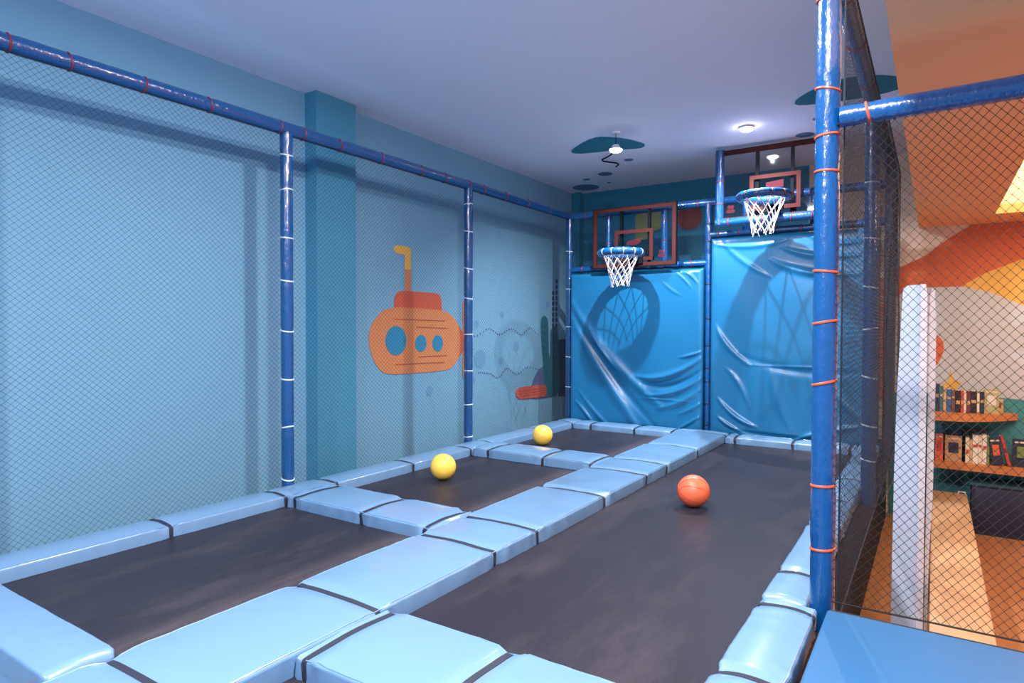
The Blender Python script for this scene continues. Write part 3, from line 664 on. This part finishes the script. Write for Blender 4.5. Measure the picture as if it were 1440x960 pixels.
def book(label, x, yb, z, th, dp, ht, cov, group, tilt=0, front=False, pic=None):
    e = empty('book', (x,yb,z), label, 'book', group)
    e.rotation_euler = (0,tilt,0); bpy.context.view_layer.update()
    def P(n_, d, mt):
        b = MB(); b.box(*d); o = b.build(n_, mt); o.parent = e; return o
    if front:
        P('cover', (0,th,0,.022,0,ht), 'cover_'+cov); P('pages', (.004,th-.002,.022,.026,.003,ht-.004), 'paper')
        P('back_cover', (0,th,.026,.030,0,ht), 'cover_'+cov)
        if pic:
            P('cover_picture', (th*.2,th*.8,-.002,0,ht*.34,ht*.74), 'cover_'+pic)
            P('cover_band', (th*.1,th*.9,-.002,0,ht*.86,ht*.92), 'cover_cream')
    else:
        P('front_cover', (0,.003,0,dp,0,ht), 'cover_'+cov); P('back_cover', (th-.003,th,0,dp,0,ht), 'cover_'+cov)
        P('spine', (.003,th-.003,0,.003,0,ht), 'cover_'+cov); P('pages', (.003,th-.003,.003,dp-.004,.004,ht-.005), 'paper')
        if th > .022:
            q = random.Random(label).random(); h0 = ht*(.35+.35*q)
            P('spine_label', (.004,th-.004,-.0015,0,h0,h0+ht*(.06+.12*(1-q))), 'cover_'+(pic or ('tan','kraft','olive')[int(q*3)]))
    return e
gu, gl_ = 'books on the upper shelf', 'books on the lower shelf'
x = .026
for i,(cov,th,ht,lb) in enumerate((('navy',.034,.30,'tall navy book at the start of the upper shelf'),('teal',.03,.28,'tall teal book standing next to the navy one on the upper shelf'),('tan',.026,.27,'tan book between the teal and blue ones on the upper shelf'),
        ('blue',.042,.245,'blue book standing in the upper shelf row'),('brown',.03,.24,'brown book between the blue and black ones on the upper shelf'),('black',.046,.235,'thick black book with cream spine label on the upper shelf'),
        ('red',.024,.235,'thin red book in the middle of the upper shelf row'),('cream',.022,.23,'thin cream book beside the red one on the upper shelf'),('maroon',.034,.235,'maroon book in the upper shelf row'),
        ('black',.05,.235,'second thick black book, beside the maroon book on the upper shelf'),('cream',.022,.24,'thin cream book before the last dark book on the upper shelf'),('navy',.036,.235,'navy book ending the upright row on the upper shelf'))):
    book(lb, x, 8.44, SU+.001, th, .17, ht, cov, gu); x += th+.003
book('large pale green book facing out on the upper shelf', x+.004, 8.52, SU+.001, .125, 0, .26, 'olive', gu, front=True, pic='white')
book('small tan book facing out near the tip of the upper shelf', .545, 8.66, SU+.001, .09, 0, .145, 'tan', gu, front=True, pic='brown')
book('orange book facing out at the start of the lower shelf', .03, 8.42, SLo+.001, .07, 0, .29, 'orange', gl_, front=True, pic='red')
book('thin blue book behind the orange one on the lower shelf', .06, 8.47, SLo+.001, .03, .15, .36, 'blue', gl_)
book('kraft-coloured book facing out with a navy picture on the lower shelf', .118, 8.42, SLo+.001, .15, 0, .28, 'kraft', gl_, front=True, pic='navy')
book('dark navy book behind the kraft book on the lower shelf', .125, 8.50, SLo+.001, .14, 0, .32, 'navy', gl_, front=True)
x = .30
for cov,th,ht,lb in (('cream',.034,.27,'cream book opening the pale group on the lower shelf'),('tan',.022,.25,'tan book in the pale group on the lower shelf'),('white',.05,.30,'thick white book in the pale group on the lower shelf'),('cream',.03,.30,'cream book beside the thick white one on the lower shelf'),('white',.036,.31,'tall white book in the pale group on the lower shelf'),('green',.02,.30,'thin green book ending the pale group on the lower shelf')):
    book(lb, x, 8.43, SLo+.001, th, .17, ht, cov, gl_, pic='red'); x += th+.003
book('wide black album standing behind the pale books on the lower shelf', .29, 8.62, SLo+.001, .22, 0, .35, 'black', gl_, front=True)
book('navy book with orange lettering tilted on the lower shelf', .535, 8.42, SLo+.006, .095, 0, .285, 'navy', gl_, tilt=-.13, front=True, pic='orange')
book('red-brown book leaning against the tilted navy one on the lower shelf', .665, 8.44, SLo+.006, .026, .16, .31, 'red', gl_, tilt=-.22, pic='maroon')
book('black picture book with a green landscape cover on the lower shelf', .70, 8.46, SLo+.001, .20, 0, .29, 'navy', gl_, front=True, pic='green')
book('red book behind the green landscape book on the lower shelf', .80, 8.52, SLo+.001, .12, 0, .31, 'red', gl_, front=True)
# cabinet below, bench
cb = empty('low_cabinet', (1.3,8.5,FZ), 'dark navy low cabinet under the lower shelf', 'cabinet')
bx('body', 'cabinet_navy', (.36,2.2,8.36,YW,FZ,-.40), cb)
bx('top', 'cabinet_teal', (.34,2.22,8.34,YW,-.40,-.375), cb)
for k in range(3): bx('door', 'cabinet_navy', (.38+k*.61,.97+k*.61,8.345,8.36,FZ+.05,-.42), cb, bevel=.003)
pl = MB(); pl.prism([(.06,-.48),(.09,-.36),(.14,-.42),(.20,-.28),(.24,-.40),(.30,-.34),(.30,-.5)], 'y', YW-.006, YW)
tag(pl.build('plant_mural', 'mural_teal'), 'dark green plant shape painted on the teal wall under the lower shelf', 'mural')
bn = empty('wooden_bench', (.16,6.4,FZ), 'long light wooden bench running from the net to the bookshelves', 'bench')
for y0,y1 in ((4.2,5.728),(5.732,8.33)):
    bx('seat_board', 'bench_wood', (.0,.315,y0,y1,-.53,-.50), bn, bevel=.003)
bx('plinth', 'bench_wood', (.02,.30,4.22,8.31,FZ,-.53), bn)
hd = MB(); hd.tube([(.24,8.28,-.50),(.24,8.28,-.475),(.30,8.28,-.475),(.30,8.28,-.50)], .006, 6); hd.build('handle', 'white_metal', bn, smooth=True)
